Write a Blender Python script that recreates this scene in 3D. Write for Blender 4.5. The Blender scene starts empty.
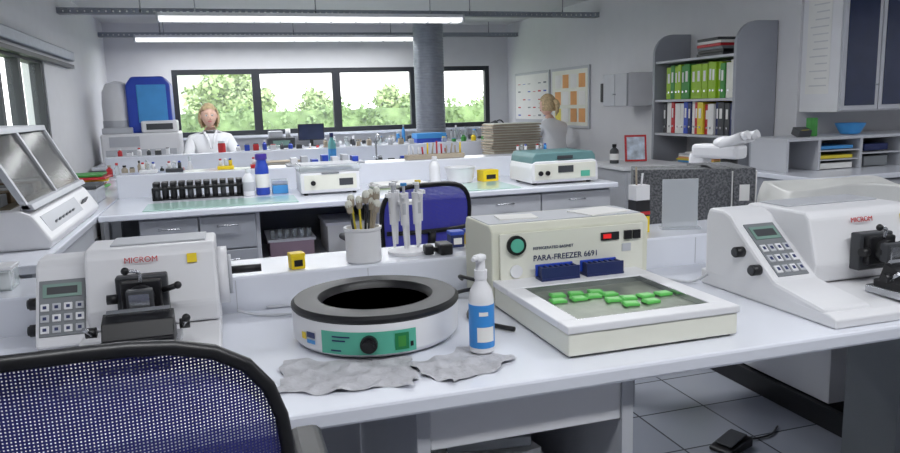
import bpy, bmesh, math, random
from mathutils import Matrix, Vector, Euler
random.seed(7)
SC=bpy.context.scene
COL=SC.collection
SC.view_settings.view_transform='Standard'
SC.view_settings.look='None'

# ------------------------------------------------------------------ materials
def srgb(c):
    return tuple((x/12.92 if x<=0.04045 else ((x+0.055)/1.055)**2.4) for x in [v/255 for v in c])
MATS={}
def mat(name,rgb,rough=0.5,metal=0.0,var=0.06,scale=8,bump=0.0,bscale=60,emit=0,trans=0,coat=0):
    if name in MATS: return MATS[name]
    m=bpy.data.materials.new(name); m.use_nodes=True
    nt=m.node_tree; N=nt.nodes; L=nt.links; bs=N['Principled BSDF']
    c=srgb(rgb)
    tc=N.new('ShaderNodeTexCoord'); nz=N.new('ShaderNodeTexNoise'); nz.inputs['Scale'].default_value=scale
    nz.inputs['Detail'].default_value=4
    L.new(tc.outputs['Object'],nz.inputs['Vector'])
    cr=N.new('ShaderNodeValToRGB')
    cr.color_ramp.elements[0].position=0.3; cr.color_ramp.elements[1].position=0.7
    cr.color_ramp.elements[0].color=(*[max(0,x*(1-var)) for x in c],1)
    cr.color_ramp.elements[1].color=(*[min(1,x*(1+var)) for x in c],1)
    L.new(nz.outputs['Fac'],cr.inputs['Fac']); L.new(cr.outputs['Color'],bs.inputs['Base Color'])
    bs.inputs['Roughness'].default_value=rough; bs.inputs['Metallic'].default_value=metal
    if coat: bs.inputs['Coat Weight'].default_value=coat
    if trans: bs.inputs['Transmission Weight'].default_value=trans
    if emit:
        bs.inputs['Emission Color'].default_value=(*c,1); bs.inputs['Emission Strength'].default_value=emit
    if bump:
        b=N.new('ShaderNodeBump'); b.inputs['Strength'].default_value=bump; b.inputs['Distance'].default_value=0.01
        n2=N.new('ShaderNodeTexNoise'); n2.inputs['Scale'].default_value=bscale; n2.inputs['Detail'].default_value=5
        L.new(tc.outputs['Object'],n2.inputs['Vector']); L.new(n2.outputs['Fac'],b.inputs['Height']); L.new(b.outputs['Normal'],bs.inputs['Normal'])
    MATS[name]=m; return m
def glassmat(name,rgb,alpha,rough=.08):
    if name in MATS: return MATS[name]
    m=bpy.data.materials.new(name); m.use_nodes=True; nt=m.node_tree; N=nt.nodes; L=nt.links; bs=N['Principled BSDF']
    bs.inputs['Base Color'].default_value=(*srgb(rgb),1); bs.inputs['Roughness'].default_value=rough
    tr=N.new('ShaderNodeBsdfTransparent'); mx=N.new('ShaderNodeMixShader'); mx.inputs[0].default_value=alpha
    L.new(tr.outputs[0],mx.inputs[1]); L.new(bs.outputs[0],mx.inputs[2]); L.new(mx.outputs[0],N['Material Output'].inputs[0])
    MATS[name]=m; return m
def meshfabric(name,rgb,cover=0.62,pitch=0.004):
    m=bpy.data.materials.new(name); m.use_nodes=True; nt=m.node_tree; N=nt.nodes; L=nt.links; bs=N['Principled BSDF']
    bs.inputs['Base Color'].default_value=(*srgb(rgb),1); bs.inputs['Roughness'].default_value=0.7
    tc=N.new('ShaderNodeTexCoord'); sp=N.new('ShaderNodeSeparateXYZ'); L.new(tc.outputs['Object'],sp.inputs[0])
    outs=[]
    for ax in ('X','Z'):
        a=N.new('ShaderNodeMath'); a.operation='MULTIPLY'; a.inputs[1].default_value=1/pitch; L.new(sp.outputs[ax],a.inputs[0])
        b=N.new('ShaderNodeMath'); b.operation='FRACT'; L.new(a.outputs[0],b.inputs[0])
        c=N.new('ShaderNodeMath'); c.operation='LESS_THAN'; c.inputs[1].default_value=math.sqrt(1-cover); L.new(b.outputs[0],c.inputs[0]); outs.append(c)
    d=N.new('ShaderNodeMath'); d.operation='MULTIPLY'; L.new(outs[0].outputs[0],d.inputs[0]); L.new(outs[1].outputs[0],d.inputs[1])
    tr=N.new('ShaderNodeBsdfTransparent'); mx=N.new('ShaderNodeMixShader')
    L.new(d.outputs[0],mx.inputs[0]); L.new(bs.outputs[0],mx.inputs[1]); L.new(tr.outputs[0],mx.inputs[2]); L.new(mx.outputs[0],N['Material Output'].inputs[0])
    return m
def tilemat(name):
    m=bpy.data.materials.new(name); m.use_nodes=True; nt=m.node_tree; N=nt.nodes; L=nt.links; bs=N['Principled BSDF']
    tc=N.new('ShaderNodeTexCoord'); br=N.new('ShaderNodeTexBrick'); br.offset=0
    br.inputs['Scale'].default_value=1; br.inputs['Brick Width'].default_value=0.3; br.inputs['Row Height'].default_value=0.3
    br.inputs['Mortar Size'].default_value=0.004; br.inputs['Color1'].default_value=(*srgb((160,164,174)),1); br.inputs['Color2'].default_value=(*srgb((150,154,165)),1)
    br.inputs['Mortar'].default_value=(*srgb((78,80,86)),1)
    L.new(tc.outputs['Object'],br.inputs['Vector']); L.new(br.outputs['Color'],bs.inputs['Base Color']); bs.inputs['Roughness'].default_value=0.22
    return m
def speckle(name):
    m=bpy.data.materials.new(name); m.use_nodes=True; nt=m.node_tree; N=nt.nodes; L=nt.links; bs=N['Principled BSDF']
    tc=N.new('ShaderNodeTexCoord'); nz=N.new('ShaderNodeTexNoise'); nz.inputs['Scale'].default_value=130; nz.inputs['Detail'].default_value=6
    cr=N.new('ShaderNodeValToRGB'); cr.color_ramp.elements[0].position=0.4; cr.color_ramp.elements[1].position=0.65
    cr.color_ramp.elements[0].color=(*srgb((70,72,76)),1); cr.color_ramp.elements[1].color=(*srgb((122,123,126)),1)
    L.new(tc.outputs['Object'],nz.inputs['Vector']); L.new(nz.outputs['Fac'],cr.inputs['Fac']); L.new(cr.outputs['Color'],bs.inputs['Base Color'])
    return m
WALL=mat('wall_paint',(216,216,219),0.9,var=0.015,bump=0.05)
CEIL=mat('ceiling_paint',(210,210,212),0.9,var=0.015)
WHITE=mat('white_laminate',(224,227,236),0.2,var=0.03,scale=3,coat=0.2)
WHT=mat('white_plastic',(226,226,229),0.4,var=0.015)
IVORY=mat('ivory_enamel',(224,224,212),0.4,var=0.02)
CREAM=mat('cream_panel',(214,214,198),0.45,var=0.02)
GREY=mat('grey_laminate',(152,155,163),0.5,var=0.03)
LGREY=mat('light_grey',(186,188,194),0.45,var=0.02)
MGREY=mat('mid_grey',(122,126,130),0.5,var=0.04)
DGREY=mat('dark_grey',(62,64,68),0.5,var=0.06)
BLACK=mat('black_plastic',(22,22,25),0.4,var=0.1)
FRAME=mat('window_frame_anthracite',(44,47,54),0.5,var=0.05)
STEEL=mat('steel',(190,192,196),0.25,metal=0.9,var=0.04)
GALV=mat('galvanised',(150,155,165),0.45,metal=0.4,var=0.08,scale=20)
TEAL=mat('teal_panel',(88,176,152),0.4)
GREEN=mat('green_cassette',(104,200,98),0.5)
PGREEN=mat('pale_green_wax',(146,218,136),.5)
DGREEN=mat('dark_green_button',(24,120,70),0.4)
YELLOW=mat('yellow_plastic',(236,206,30),0.45)
RED=mat('red_plastic',(190,40,45),0.45)
BLUE=mat('blue_plastic',(40,72,180),0.4)
LBLUE=mat('light_blue',(70,150,215),0.4)
NAVY=mat('navy',(30,42,92),0.45)
VIOLET=mat('violet_cap',(70,50,150),0.45)
TURQ=mat('centrifuge_green',(100,138,140),0.45)
PAPER=mat('paper',(232,231,228),0.8,var=0.02)
TISSUE=mat('tissue',(182,182,187),0.95,var=0.14,scale=26,bump=0.9,bscale=45)
WOOD=mat('brown_cardboard',(176,164,146),0.8,var=0.1)
LIME=mat('lime_binder',(150,190,40),0.5)
GRN=mat('green_binder',(60,140,60),0.5)
YEL=mat('yellow_binder',(225,205,60),0.5)
SKIN=mat('skin',(230,190,170),0.55,var=0.03)
LIP=mat('lips',(196,120,114),0.5)
BLOND=mat('blond_hair',(200,176,136),0.6,var=0.25,scale=60,bump=0.5,bscale=120)
COAT=mat('lab_coat',(240,241,244),0.85,var=0.02,bump=0.15,bscale=12)
TROUS=mat('trousers',(60,66,84),0.9)
EYEW=mat('eye_white',(235,235,235),0.2); IRIS=mat('iris',(60,60,50),0.2)
BOTT=glassmat('clear_glass',(215,225,225),0.35)
GMAT=mat('green_glass_mat',(176,208,198),0.12,var=0.02)
ACR=glassmat('acrylic',(210,215,220),0.45)
PANE=glassmat('window_glass',(230,240,245),0.06)
DGLASS=mat('dark_cabinet_glass',(40,50,78),0.08,var=0.1)
SMOKE=glassmat('smoked_lid',(50,50,44),0.5,.12)
LCD=mat('lcd',(120,150,140),0.3); 
LED=mat('red_led',(200,30,30),0.4,emit=0.6)
TUBE=mat('lamp_diffuser',(250,250,250),0.4,emit=1.1)
ORG=mat('orange_paper',(232,170,110),0.8)
LEAF=mat('leaf',(172,188,136),0.9,var=0.3,scale=4)
LEAF2=mat('leaf_dark',(136,158,108),0.9,var=0.35,scale=5)
GRASS=mat('grass',(176,192,146),0.95,var=0.2,scale=2)
BARK=mat('bark',(120,104,86),0.9,var=0.2)
SPECK=speckle('speckled_board')
MESH1=meshfabric('blue_mesh_fabric',(50,52,122),0.84,0.0034)
MESH2=meshfabric('blue_violet_mesh_fabric',(84,84,204),0.92,0.006)
SEATF=mat('seat_fabric',(36,38,92),0.9,bump=0.3,bscale=200)

# ------------------------------------------------------------------ builder
class B:
    def __init__(s,name,loc=(0,0,0),rz=0):
        s.name=name; s.loc=loc; s.rz=rz; s.bm=bmesh.new(); s.mats=[]
    def mi(s,m):
        if m not in s.mats: s.mats.append(m)
        return s.mats.index(m)
    def _merge(s,t,m,smooth,M=None):
        i=s.mi(m)
        for f in t.faces: f.material_index=i; f.smooth=smooth
        if M is not None: t.transform(M)
        me=bpy.data.meshes.new('tmp'); t.to_mesh(me); t.free(); s.bm.from_mesh(me); bpy.data.meshes.remove(me)
    def box(s,c,size,m,rot=(0,0,0),bev=0,seg=2):
        t=bmesh.new(); bmesh.ops.create_cube(t,size=1); bmesh.ops.scale(t,vec=size,verts=t.verts)
        if bev: bmesh.ops.bevel(t,geom=t.edges[:],offset=min(bev,min(size)*0.49),segments=seg,affect='EDGES',profile=0.5)
        s._merge(t,m,False,Matrix.Translation(c)@Euler([math.radians(a) for a in rot]).to_matrix().to_4x4()); return s
    def bx(s,x0,x1,y0,y1,z0,z1,m,bev=0):
        return s.box(((x0+x1)/2,(y0+y1)/2,(z0+z1)/2),(x1-x0,y1-y0,z1-z0),m,bev=bev)
    def cyl(s,p0,p1,r,m,r2=None,seg=20,cap=True):
        p0=Vector(p0);p1=Vector(p1);d=p1-p0
        t=bmesh.new(); bmesh.ops.create_cone(t,cap_ends=cap,segments=seg,radius1=r,radius2=r if r2 is None else r2,depth=d.length)
        M=Matrix.Translation((p0+p1)/2)@d.to_track_quat('Z','Y').to_matrix().to_4x4()
        i=s.mi(m)
        for f in t.faces: f.smooth=len(f.verts)==4; f.material_index=i
        t.transform(M); me=bpy.data.meshes.new('tmp'); t.to_mesh(me); t.free(); s.bm.from_mesh(me); bpy.data.meshes.remove(me); return s
    def sph(s,c,r,m,rot=(0,0,0),seg=20):
        if not hasattr(r,'__len__'): r=(r,r,r)
        t=bmesh.new(); bmesh.ops.create_uvsphere(t,u_segments=seg,v_segments=max(8,seg*2//3),radius=1)
        s._merge(t,m,True,Matrix.Translation(c)@Euler([math.radians(a) for a in rot]).to_matrix().to_4x4()@Matrix.Diagonal((*r,1))); return s
    def tube(s,pts,r,m,seg=8,smoothn=4,closed=False,flat=1.0):
        P=[Vector(p) for p in pts]
        if smoothn>1:
            Q=[];n=len(P)
            for i in range(n if closed else n-1):
                if closed: a,b,c,d=P[i-1],P[i],P[(i+1)%n],P[(i+2)%n]
                else: a,b,c,d=P[max(i-1,0)],P[i],P[i+1],P[min(i+2,n-1)]
                for k in range(smoothn):
                    u=k/smoothn
                    Q.append(0.5*((2*b)+(c-a)*u+(2*a-5*b+4*c-d)*u*u+(3*b-a-3*c+d)*u**3))
            if not closed: Q.append(P[-1])
            P=Q
        t=bmesh.new(); rings=[]; n=len(P); up=Vector((0,0,1)); prevx=None
        for i,p in enumerate(P):
            if closed: tan=(P[(i+1)%n]-P[i-1])
            else: tan=(P[min(i+1,n-1)]-P[max(i-1,0)])
            tan.normalize()
            if prevx is None:
                x=tan.cross(up)
                if x.length<1e-3: x=tan.cross(Vector((1,0,0)))
            else: x=prevx-tan*prevx.dot(tan)
            x.normalize(); prevx=x; y=tan.cross(x)
            rr=r[int(i/(n-1)*(len(r)-1)+0.5)] if hasattr(r,'__len__') else r
            rings.append([t.verts.new(p+x*math.cos(2*math.pi*k/seg)*rr+y*math.sin(2*math.pi*k/seg)*rr*flat) for k in range(seg)])
        for i in range(n if closed else n-1):
            A=rings[i];C=rings[(i+1)%n]
            for k in range(seg): t.faces.new((A[k],A[(k+1)%seg],C[(k+1)%seg],C[k]))
        if not closed:
            t.faces.new(rings[0][::-1]); t.faces.new(rings[-1])
        bmesh.ops.recalc_face_normals(t,faces=t.faces)
        s._merge(t,m,True); return s
    def prism(s,prof,ax,a,b,m,bev=0,smooth=False):
        t=bmesh.new()
        def P(u,v,w):
            return {'x':(w,u,v),'y':(u,w,v),'z':(u,v,w)}[ax]
        A=[t.verts.new(P(u,v,a)) for u,v in prof]; C=[t.verts.new(P(u,v,b)) for u,v in prof]
        n=len(prof); t.faces.new(A); t.faces.new(C[::-1])
        for i in range(n): t.faces.new((A[i],C[i],C[(i+1)%n],A[(i+1)%n]))
        bmesh.ops.recalc_face_normals(t,faces=t.faces)
        if bev: bmesh.ops.bevel(t,geom=t.edges[:],offset=bev,segments=2,affect='EDGES',profile=0.5)
        s._merge(t,m,smooth); return s
    def lathe(s,c,prof,m,seg=40):
        t=bmesh.new(); rings=[]
        for r,z in prof:
            rings.append([t.verts.new((c[0]+r*math.cos(2*math.pi*k/seg),c[1]+r*math.sin(2*math.pi*k/seg),c[2]+z)) for k in range(seg)])
        for i in range(len(prof)-1):
            for k in range(seg): t.faces.new((rings[i][k],rings[i][(k+1)%seg],rings[i+1][(k+1)%seg],rings[i+1][k]))
        if prof[0][0]>0: t.faces.new(rings[0][::-1])
        if prof[-1][0]>0: t.faces.new(rings[-1])
        bmesh.ops.recalc_face_normals(t,faces=t.faces)
        i=s.mi(m)
        for f in t.faces: f.smooth=len(f.verts)==4; f.material_index=i
        for e in t.edges:
            if len(e.link_faces)==2 and e.calc_face_angle(0)>0.6: e.smooth=False
        me=bpy.data.meshes.new('tmp'); t.to_mesh(me); t.free(); s.bm.from_mesh(me); bpy.data.meshes.remove(me); return s
    def grid(s,f,nu,nv,m,smooth=True):
        t=bmesh.new(); V=[[t.verts.new(f(i/nu,j/nv)) for j in range(nv+1)] for i in range(nu+1)]
        for i in range(nu):
            for j in range(nv): t.faces.new((V[i][j],V[i+1][j],V[i+1][j+1],V[i][j+1]))
        s._merge(t,m,smooth); return s
    def text(s,txt,loc,size,m,rot=(90,0,0)):
        cu=bpy.data.curves.new('t','FONT'); cu.body=txt; cu.size=size; cu.extrude=0.0005
        o=bpy.data.objects.new('t',cu); COL.objects.link(o); bpy.context.view_layer.update()
        me=bpy.data.meshes.new_from_object(o.evaluated_get(bpy.context.evaluated_depsgraph_get()))
        t=bmesh.new(); t.from_mesh(me); bpy.data.objects.remove(o); bpy.data.meshes.remove(me)
        s._merge(t,m,False,Matrix.Translation(loc)@Euler([math.radians(a) for a in rot]).to_matrix().to_4x4()); return s
    def done(s,parent=None):
        me=bpy.data.meshes.new(s.name); s.bm.to_mesh(me); s.bm.free()
        for m in s.mats: me.materials.append(m)
        o=bpy.data.objects.new(s.name,me); COL.objects.link(o); o.location=s.loc; o.rotation_euler=(0,0,math.radians(s.rz))
        if parent: o.parent=parent
        return o

# ------------------------------------------------------------------ room shell
XL,XR,YB,ZC=-1.25,3.8,9.5,2.3
YA=4.15; XF=6.2; YF=-2.6
B('floor').bx(XL-.15,XF+.15,YF-.15,YB+.15,-.1,0,tilemat('floor_tiles')).done()
B('ceiling').bx(XL-.15,XF+.15,YF-.15,YB+.15,ZC,ZC+.1,CEIL).done()
WX0,WX1,WZ0,WZ1=-.54,3.53,.95,1.76
w=B('wall_back'); 
w.bx(XL-.15,WX0,YB,YB+.15,0,ZC,WALL).bx(WX1,XR+.15,YB,YB+.15,0,ZC,WALL).bx(WX0,WX1,YB,YB+.15,0,WZ0,WALL).bx(WX0,WX1,YB,YB+.15,WZ1,ZC,WALL).done()
LY0,LY1,LZ0,LZ1=4.3,6.25,.98,1.70
w=B('wall_left')
w.bx(XL-.15,XL,YF,LY0,0,ZC,WALL).bx(XL-.15,XL,LY1,YB,0,ZC,WALL).bx(XL-.15,XL,LY0,LY1,0,LZ0,WALL).bx(XL-.15,XL,LY0,LY1,LZ1,ZC,WALL).done()
B('wall_right').bx(XR,XR+.15,YA,YB,0,ZC,WALL).done()
B('wall_alcove').bx(XR+.15,XF+.15,YA,YA+.15,0,ZC,WALL).done()
B('wall_side').bx(XF,XF+.15,YF,YA,0,ZC,WALL).done()
B('wall_front').bx(XL-.15,XF+.15,YF-.15,YF,0,ZC,WALL).done()
B('baseboard_right').bx(XR-.012,XR-.001,YA,YB-.02,0.001,.08,MGREY).done()
B('baseboard_left').bx(XL+.001,XL+.012,YF+.02,YB-.02,0.001,.08,MGREY).done()
w=B('window_1'); t=.06
w.bx(WX0,WX1,YB+.01,YB+.09,WZ0,WZ0+t,FRAME).bx(WX0,WX1,YB+.01,YB+.09,WZ1-t,WZ1,FRAME)
for x in (WX0,.44-.05,1.44-.05,2.47-.05,WX1-t): w.bx(x,x+(t if x in(WX0,WX1-t) else .1),YB+.01,YB+.09,WZ0+t,WZ1-t,FRAME)
w.bx(WX0+t,WX1-t,YB+.05,YB+.055,WZ0+t,WZ1-t,PANE)
w.bx(WX0-.03,WX1+.03,YB-.09,YB-.001,WZ0-.03,WZ0-.001,WHITE)
w.done()
w=B('window_2')
w.bx(XL-.09,XL-.01,LY0,LY1,LZ0,LZ0+t,FRAME).bx(XL-.09,XL-.01,LY0,LY1,LZ1-t,LZ1,FRAME)
for y in (LY0,5.05,5.55,LY1-t): w.bx(XL-.09,XL-.01,y,y+t,LZ0+t,LZ1-t,FRAME)
w.bx(XL-.055,XL-.05,LY0+t,LY1-t,LZ0+t,LZ1-t,PANE)
w.done()
B('roller_blind').bx(XL+.002,XL+.06,4.2,7.2,1.72,1.80,GALV,bev=.01).bx(XL+.002,XL+.05,4.2,7.2,1.66,1.69,DGREY).bx(XL+.002,XL+.02,4.25,7.15,1.69,1.72,LGREY).done()

def tray(y,z):
    b=B('cable_tray',(0,0,0))
    x0,x1=XL+.005,XR-.005
    for dy in (0,.09):
        b.bx(x0,x1,y+dy,y+dy+.004,z+.035,z+.045,GALV).bx(x0,x1,y+dy,y+dy+.004,z,z+.01,GALV)
        x=x0
        while x<x1-.03:
            b.bx(x,x+.03,y+dy,y+dy+.004,z+.01,z+.035,GALV); x+=.055
    b.bx(x0,x1,y,y+.094,z-.003,z,MGREY)
    for x in (-.6,.9,2.4,3.4): b.cyl((x,y+.045,z),(x,y+.045,ZC-.001),.006,STEEL,seg=8)
    b.done()
tray(6.93,2.10); tray(9.1,2.115)
def lamp(x0,x1,y,z):
    b=B('fluorescent_ceiling_lamp')
    b.bx(x0,x1,y-.09,y+.09,z+.02,z+.05,WHT,bev=.005).prism([(y-.085,z+.02),(y-.06,z-.015),(y+.06,z-.015),(y+.085,z+.02)],'x',x0+.01,x1-.01,TUBE)
    b.bx(x0-.01,x0+.005,y-.092,y+.092,z-.018,z+.052,LGREY).bx(x1-.005,x1+.01,y-.092,y+.092,z-.018,z+.052,LGREY)
    n=12
    for i in range(n): 
        x=x0+(x1-x0)*(i+.5)/n; b.bx(x-.003,x+.003,y-.075,y+.075,z-.022,z-.012,LGREY)
    for x in (x0+.3,x1-.3): b.cyl((x,y,z+.05),(x,y,ZC-.001),.005,STEEL,seg=8)
    b.done()
lamp(-.45,2.24,6.78,2.035); lamp(-.85,2.35,8.95,2.06)
lamp(-.6,2.4,3.4,2.15); lamp(-.6,2.4,.4,2.15); lamp(3.6,5.6,1.8,2.15)  # unseen fixtures, added to go with the indoor fill lights
b=B('ventilation_duct',(2.41,8.55,0))
prof=[]; z=0.001
while z<ZC-.03:
    prof+= [(.18,z),(.18,z+.02),(.174,z+.024),(.174,z+.028)]; z+=.032
prof.append((.18,ZC-.002))
b.lathe((0,0,0),prof,GALV,seg=36).done()

# ------------------------------------------------------------------ benches
def drawers(b,x0,x1,yf,z0,z1,cols,rows,m=GREY,dy=.02):
    W=(x1-x0)/cols; H=(z1-z0)/rows
    for i in range(cols):
        for j in range(rows):
            b.bx(x0+i*W+.004,x0+(i+1)*W-.004,yf-dy,yf-.001,z0+j*H+.004,z0+(j+1)*H-.004,m,bev=.003)
            cx=x0+(i+.5)*W; cz=z0+(j+.72)*H
            b.tube([(cx-.05,yf-dy,cz),(cx-.05,yf-dy-.02,cz),(cx+.05,yf-dy-.02,cz),(cx+.05,yf-dy,cz)],.004,STEEL,smoothn=1)
H=.76
b=B('laboratory_bench')
b.bx(-1.2,3.1,1.14,1.819,.728,.76,WHITE,bev=.006)
for x in (-1.1,.30,.712,): b.bx(x-.012,x+.012,1.18,1.81,.001,.727,LGREY)
b.bx(.313,.70,1.185,1.205,.635,.722,WHT,bev=.003).bx(.313,.70,1.21,1.75,.63,.645,LGREY)
b.bx(.313,.70,1.25,1.80,.30,.315,LGREY).bx(.313,.70,1.79,1.81,.05,.62,LGREY)
b.bx(-.9,.28,1.78,1.80,.30,.70,LGREY)
b.bx(1.93,3.0,1.60,1.62,.001,.725,WHT).bx(1.90,1.93,1.60,1.8,.001,.725,MGREY)
b.done()
b=B('bench_service_riser')
b.bx(-1.2,3.1,1.821,2.04,.70,.848,WHITE,bev=.006)
for i in range(-3,10): b.bx(i*.33,i*.33+.002,1.8198,1.822,.762,.84,LGREY)
for x in (-1.1,.30,.712,3.0): b.bx(x-.012,x+.012,1.83,2.03,.001,.70,LGREY)
b.done()
b=B('bench_side_cabinet')
b.bx(2.11,2.9,2.07,2.78,.09,.69,WHT,bev=.003).bx(2.13,2.9,2.09,2.76,.001,.088,BLACK).bx(2.085,2.109,1.9,2.8,.001,.085,BLACK)
b.done()
b=B('storage_box'); b.loc=(.50,1.45,.3155)
b.bx(-.14,.12,-.12,.2,0,.16,LGREY,bev=.006).bx(-.145,.125,-.125,.205,.14,.17,WHT,bev=.004)
b.box((-.02,-.02,.19),(.2,.22,.03),PAPER,rot=(0,0,12)).box((.0,0,.225),(.18,.2,.02),ACR,rot=(0,0,-8)).done()
b=B('laboratory_bench'); b.bx(1.5,5.4,2.06,2.78,.73,.76,WHITE,bev=.005).bx(3.3,3.32,2.1,2.7,.001,.729,GREY).bx(5.3,5.32,2.1,2.7,.001,.729,GREY).bx(1.52,1.54,2.5,2.7,.001,.729,GREY).done()
b=B('laboratory_bench')
b.bx(-.62,2.26,3.88,4.649,.728,.76,WHITE,bev=.006)
b.bx(-.62,2.26,4.65,4.87,.70,.895,WHITE,bev=.006)
b.bx(-.62,2.26,4.88,5.5,.728,.76,WHITE,bev=.006)
b.bx(-.44,.13,3.92,4.55,.06,.727,GREY); drawers(b,-.44,.13,3.92,.36,.72,2,2,GREY); drawers(b,-.44,.13,3.92,.07,.36,2,1,GREY)
b.bx(.13,.15,3.92,4.55,.001,.727,LGREY).bx(.78,.80,3.92,4.55,.001,.727,LGREY).bx(.15,.78,4.53,4.55,.06,.727,MGREY).bx(.15,.78,3.95,4.53,.42,.44,LGREY).bx(.15,.78,3.95,4.53,.05,.07,LGREY)
b.bx(1.3,2.22,3.92,4.55,.06,.727,GREY); drawers(b,1.3,2.22,3.92,.56,.72,2,1,LGREY); drawers(b,1.3,2.22,3.92,.07,.56,2,1,GREY)
b.bx(-.6,2.24,4.56,4.60,.001,.70,MGREY).bx(-.44,.13,3.97,4.5,.001,.06,BLACK).bx(1.3,2.22,3.97,4.5,.001,.06,BLACK)
b.done()
b=B('storage_crate',(.32,4.2,.441)); b.bx(-.12,.12,-.15,.2,0,.09,mat('pink_crate',(176,150,164),.6)).bx(-.13,.13,-.16,.21,.09,.105,WHT)
for i in range(6): b.cyl((-.1+.04*i,-.1,.105),(-.1+.04*i,-.1,.15),.014,BOTT,seg=10)
b.done()
b=B('storage_crate',(.62,4.2,.441)); b.bx(-.1,.1,-.15,.2,0,.16,PAPER).bx(-.11,.11,-.16,.21,.16,.175,WHT).done()
b=B('laboratory_bench')
b.bx(XL+.015,-.625,2.7,6.0,.728,.76,WHITE,bev=.005).bx(XL+.03,-.66,2.74,2.76,.001,.727,GREY).bx(-.66,-.64,2.74,3.86,.2,.727,LGREY)
drawers(b,XL+.05,-.68,2.74,.36,.72,1,2,LGREY)
b.bx(-.66,-.64,4.95,6.0,.001,.727,GREY).done()
b=B('laboratory_bench')
b.bx(-.95,3.0,6.1,6.6,.728,.76,WHITE,bev=.005).bx(-.95,3.0,6.6,6.72,.70,.90,WHITE,bev=.005).bx(-.95,3.0,6.725,7.25,.728,.76,WHITE,bev=.005)
for x in (-.9,.6,2.0,2.95): b.bx(x-.01,x+.01,6.15,7.2,.001,.70,LGREY)
b.bx(.62,1.98,6.2,6.58,.06,.727,GREY); drawers(b,.62,1.98,6.2,.07,.72,3,2,LGREY); b.done()
b=B('laboratory_bench'); b.bx(.45,XR-.02,8.78,9.39,.76,.80,WHITE,bev=.005)
b.bx(.5,2.1,8.9,9.35,.05,.758,GREY); drawers(b,.5,2.1,8.9,.07,.75,4,2,LGREY); b.bx(3.7,3.72,8.85,9.3,.001,.758,GREY).done()
b=B('laboratory_bench'); b.bx(-1.22,-.38,7.6,9.0,.728,.76,WHITE,bev=.005)
for x in (-1.19,-.41): b.bx(x-.015,x+.015,7.65,8.95,.001,.727,LGREY)
b.done()
b=B('work_table'); b.bx(2.75,3.75,7.66,8.25,.728,.76,WHITE,bev=.005)
for x in (2.79,3.71):
    for y in (7.70,8.21): b.bx(x-.02,x+.02,y-.02,y+.02,.001,.727,LGREY)
b.done()

# ------------------------------------------------------------------ front bench instruments
b=B('water_bath',(.29,1.52,H+.0034))
b.lathe((0,0,0),[(.165,0),(.172,.004),(.178,.012),(.18,.06),(.178,.07)],WHT,seg=64)
b.lathe((0,0,0),[(.178,.07),(.181,.074),(.181,.08),(.174,.086),(.14,.088),(.125,.086),(.118,.078),(.112,.05),(.105,.030),(.0,.028)],BLACK,seg=64)
b.lathe((0,0,0),[(.1135,.060),(.1135,.063),(.110,.063),(.110,.060)],MGREY,seg=64)
b.lathe((0,0,0),[(.110,.045),(.0,.045)],mat('bath_water',(40,44,48),.05,var=.02),seg=48)
def onbath(b,a0,a1,z0,z1,m,r=.1815,n=12):
    def f(u,v):
        a=math.radians(a0+(a1-a0)*u); return (r*math.cos(a),r*math.sin(a),z0+(z1-z0)*v)
    b.grid(f,n,1,m)
onbath(b,-138,-76,.010,.056,TEAL)
onbath(b,-90,-81,.016,.050,DGREEN,r=.1825,n=3); onbath(b,-88,-83,.022,.044,GRN,r=.1832,n=3)
onbath(b,-80,-78,.02,.03,BLACK,r=.1825,n=1)
for k,(a0,a1,zz) in enumerate(((-130,-118,.044),(-130,-121,.036),(-131,-124,.016))): onbath(b,a0,a1,zz,zz+.003,NAVY,r=.1825,n=3)
for rr_,m_,l in ((.017,BLACK,.012),(.011,BLACK,.022)):
    a=math.radians(-106); b.cyl((.181*math.cos(a),.181*math.sin(a),.033),((.181+l)*math.cos(a),(.181+l)*math.sin(a),.033),rr_,m_)
onbath(b,-158,-153,.028,.042,YELLOW,n=3,r=.1812); onbath(b,-152,-144,.034,.046,NAVY,r=.1812,n=3); onbath(b,-152,-144,.022,.030,LBLUE,r=.1812,n=3)
b.done()

b=B('paraffin_cold_plate',(.60,1.21,H+.0008))
w_,d_=.385,.40
b.bx(0,w_,0,d_,.004,.05,IVORY,bev=.004)
b.bx(.01,w_-.01,.01,d_,0,.006,DGREY)
for (x0,x1,y0,y1) in ((-.003,w_+.003,-.003,.04),(-.003,w_+.003,d_-.09,d_+.003),(-.003,.04,.04,d_-.09),(w_-.04,w_+.003,.04,d_-.09)):
    b.bx(x0,x1,y0,y1,.05,.066,WHT,bev=.003)
b.bx(.038,w_-.038,.038,d_-.088,.050,.052,mat('frosted_plate',(146,152,140),.3,metal=.4,var=.15,scale=30))
for xx in (.040,w_-.040): b.bx(xx-.002,xx+.002,.04,d_-.09,.05,.064,STEEL)
b.bx(.04,w_-.04,d_-.094,d_-.090,.05,.064,STEEL).bx(.04,w_-.04,.040,.044,.05,.064,STEEL)
b.prism([(d_+.004,0.0),(d_+.0,.185),(d_+.02,.198),(d_+.19,.198),(d_+.2,.18),(d_+.2,0)],'x',-.005,w_+.04,CREAM,bev=.004)
b.bx(.0,w_+.035,d_+.03,d_+.17,.198,.2,LGREY)
b.box((.33,d_+.09,.2015),(.13,.1,.003),PAPER,rot=(0,0,14)); b.box((.10,d_+.10,.2015),(.1,.07,.003),PAPER,rot=(0,0,-8))
fy=d_-.002
b.bx(.015,w_+.02,fy-.004,fy+.004,.06,.178,IVORY)
b.cyl((.055,fy-.004,.150),(.055,fy-.014,.150),.024,BLACK,seg=28).cyl((.055,fy-.014,.150),(.055,fy-.016,.150),.017,TEAL,seg=28)
b.cyl((.055,fy-.004,.085),(.055,fy-.008,.085),.016,WHT,seg=20)
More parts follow.
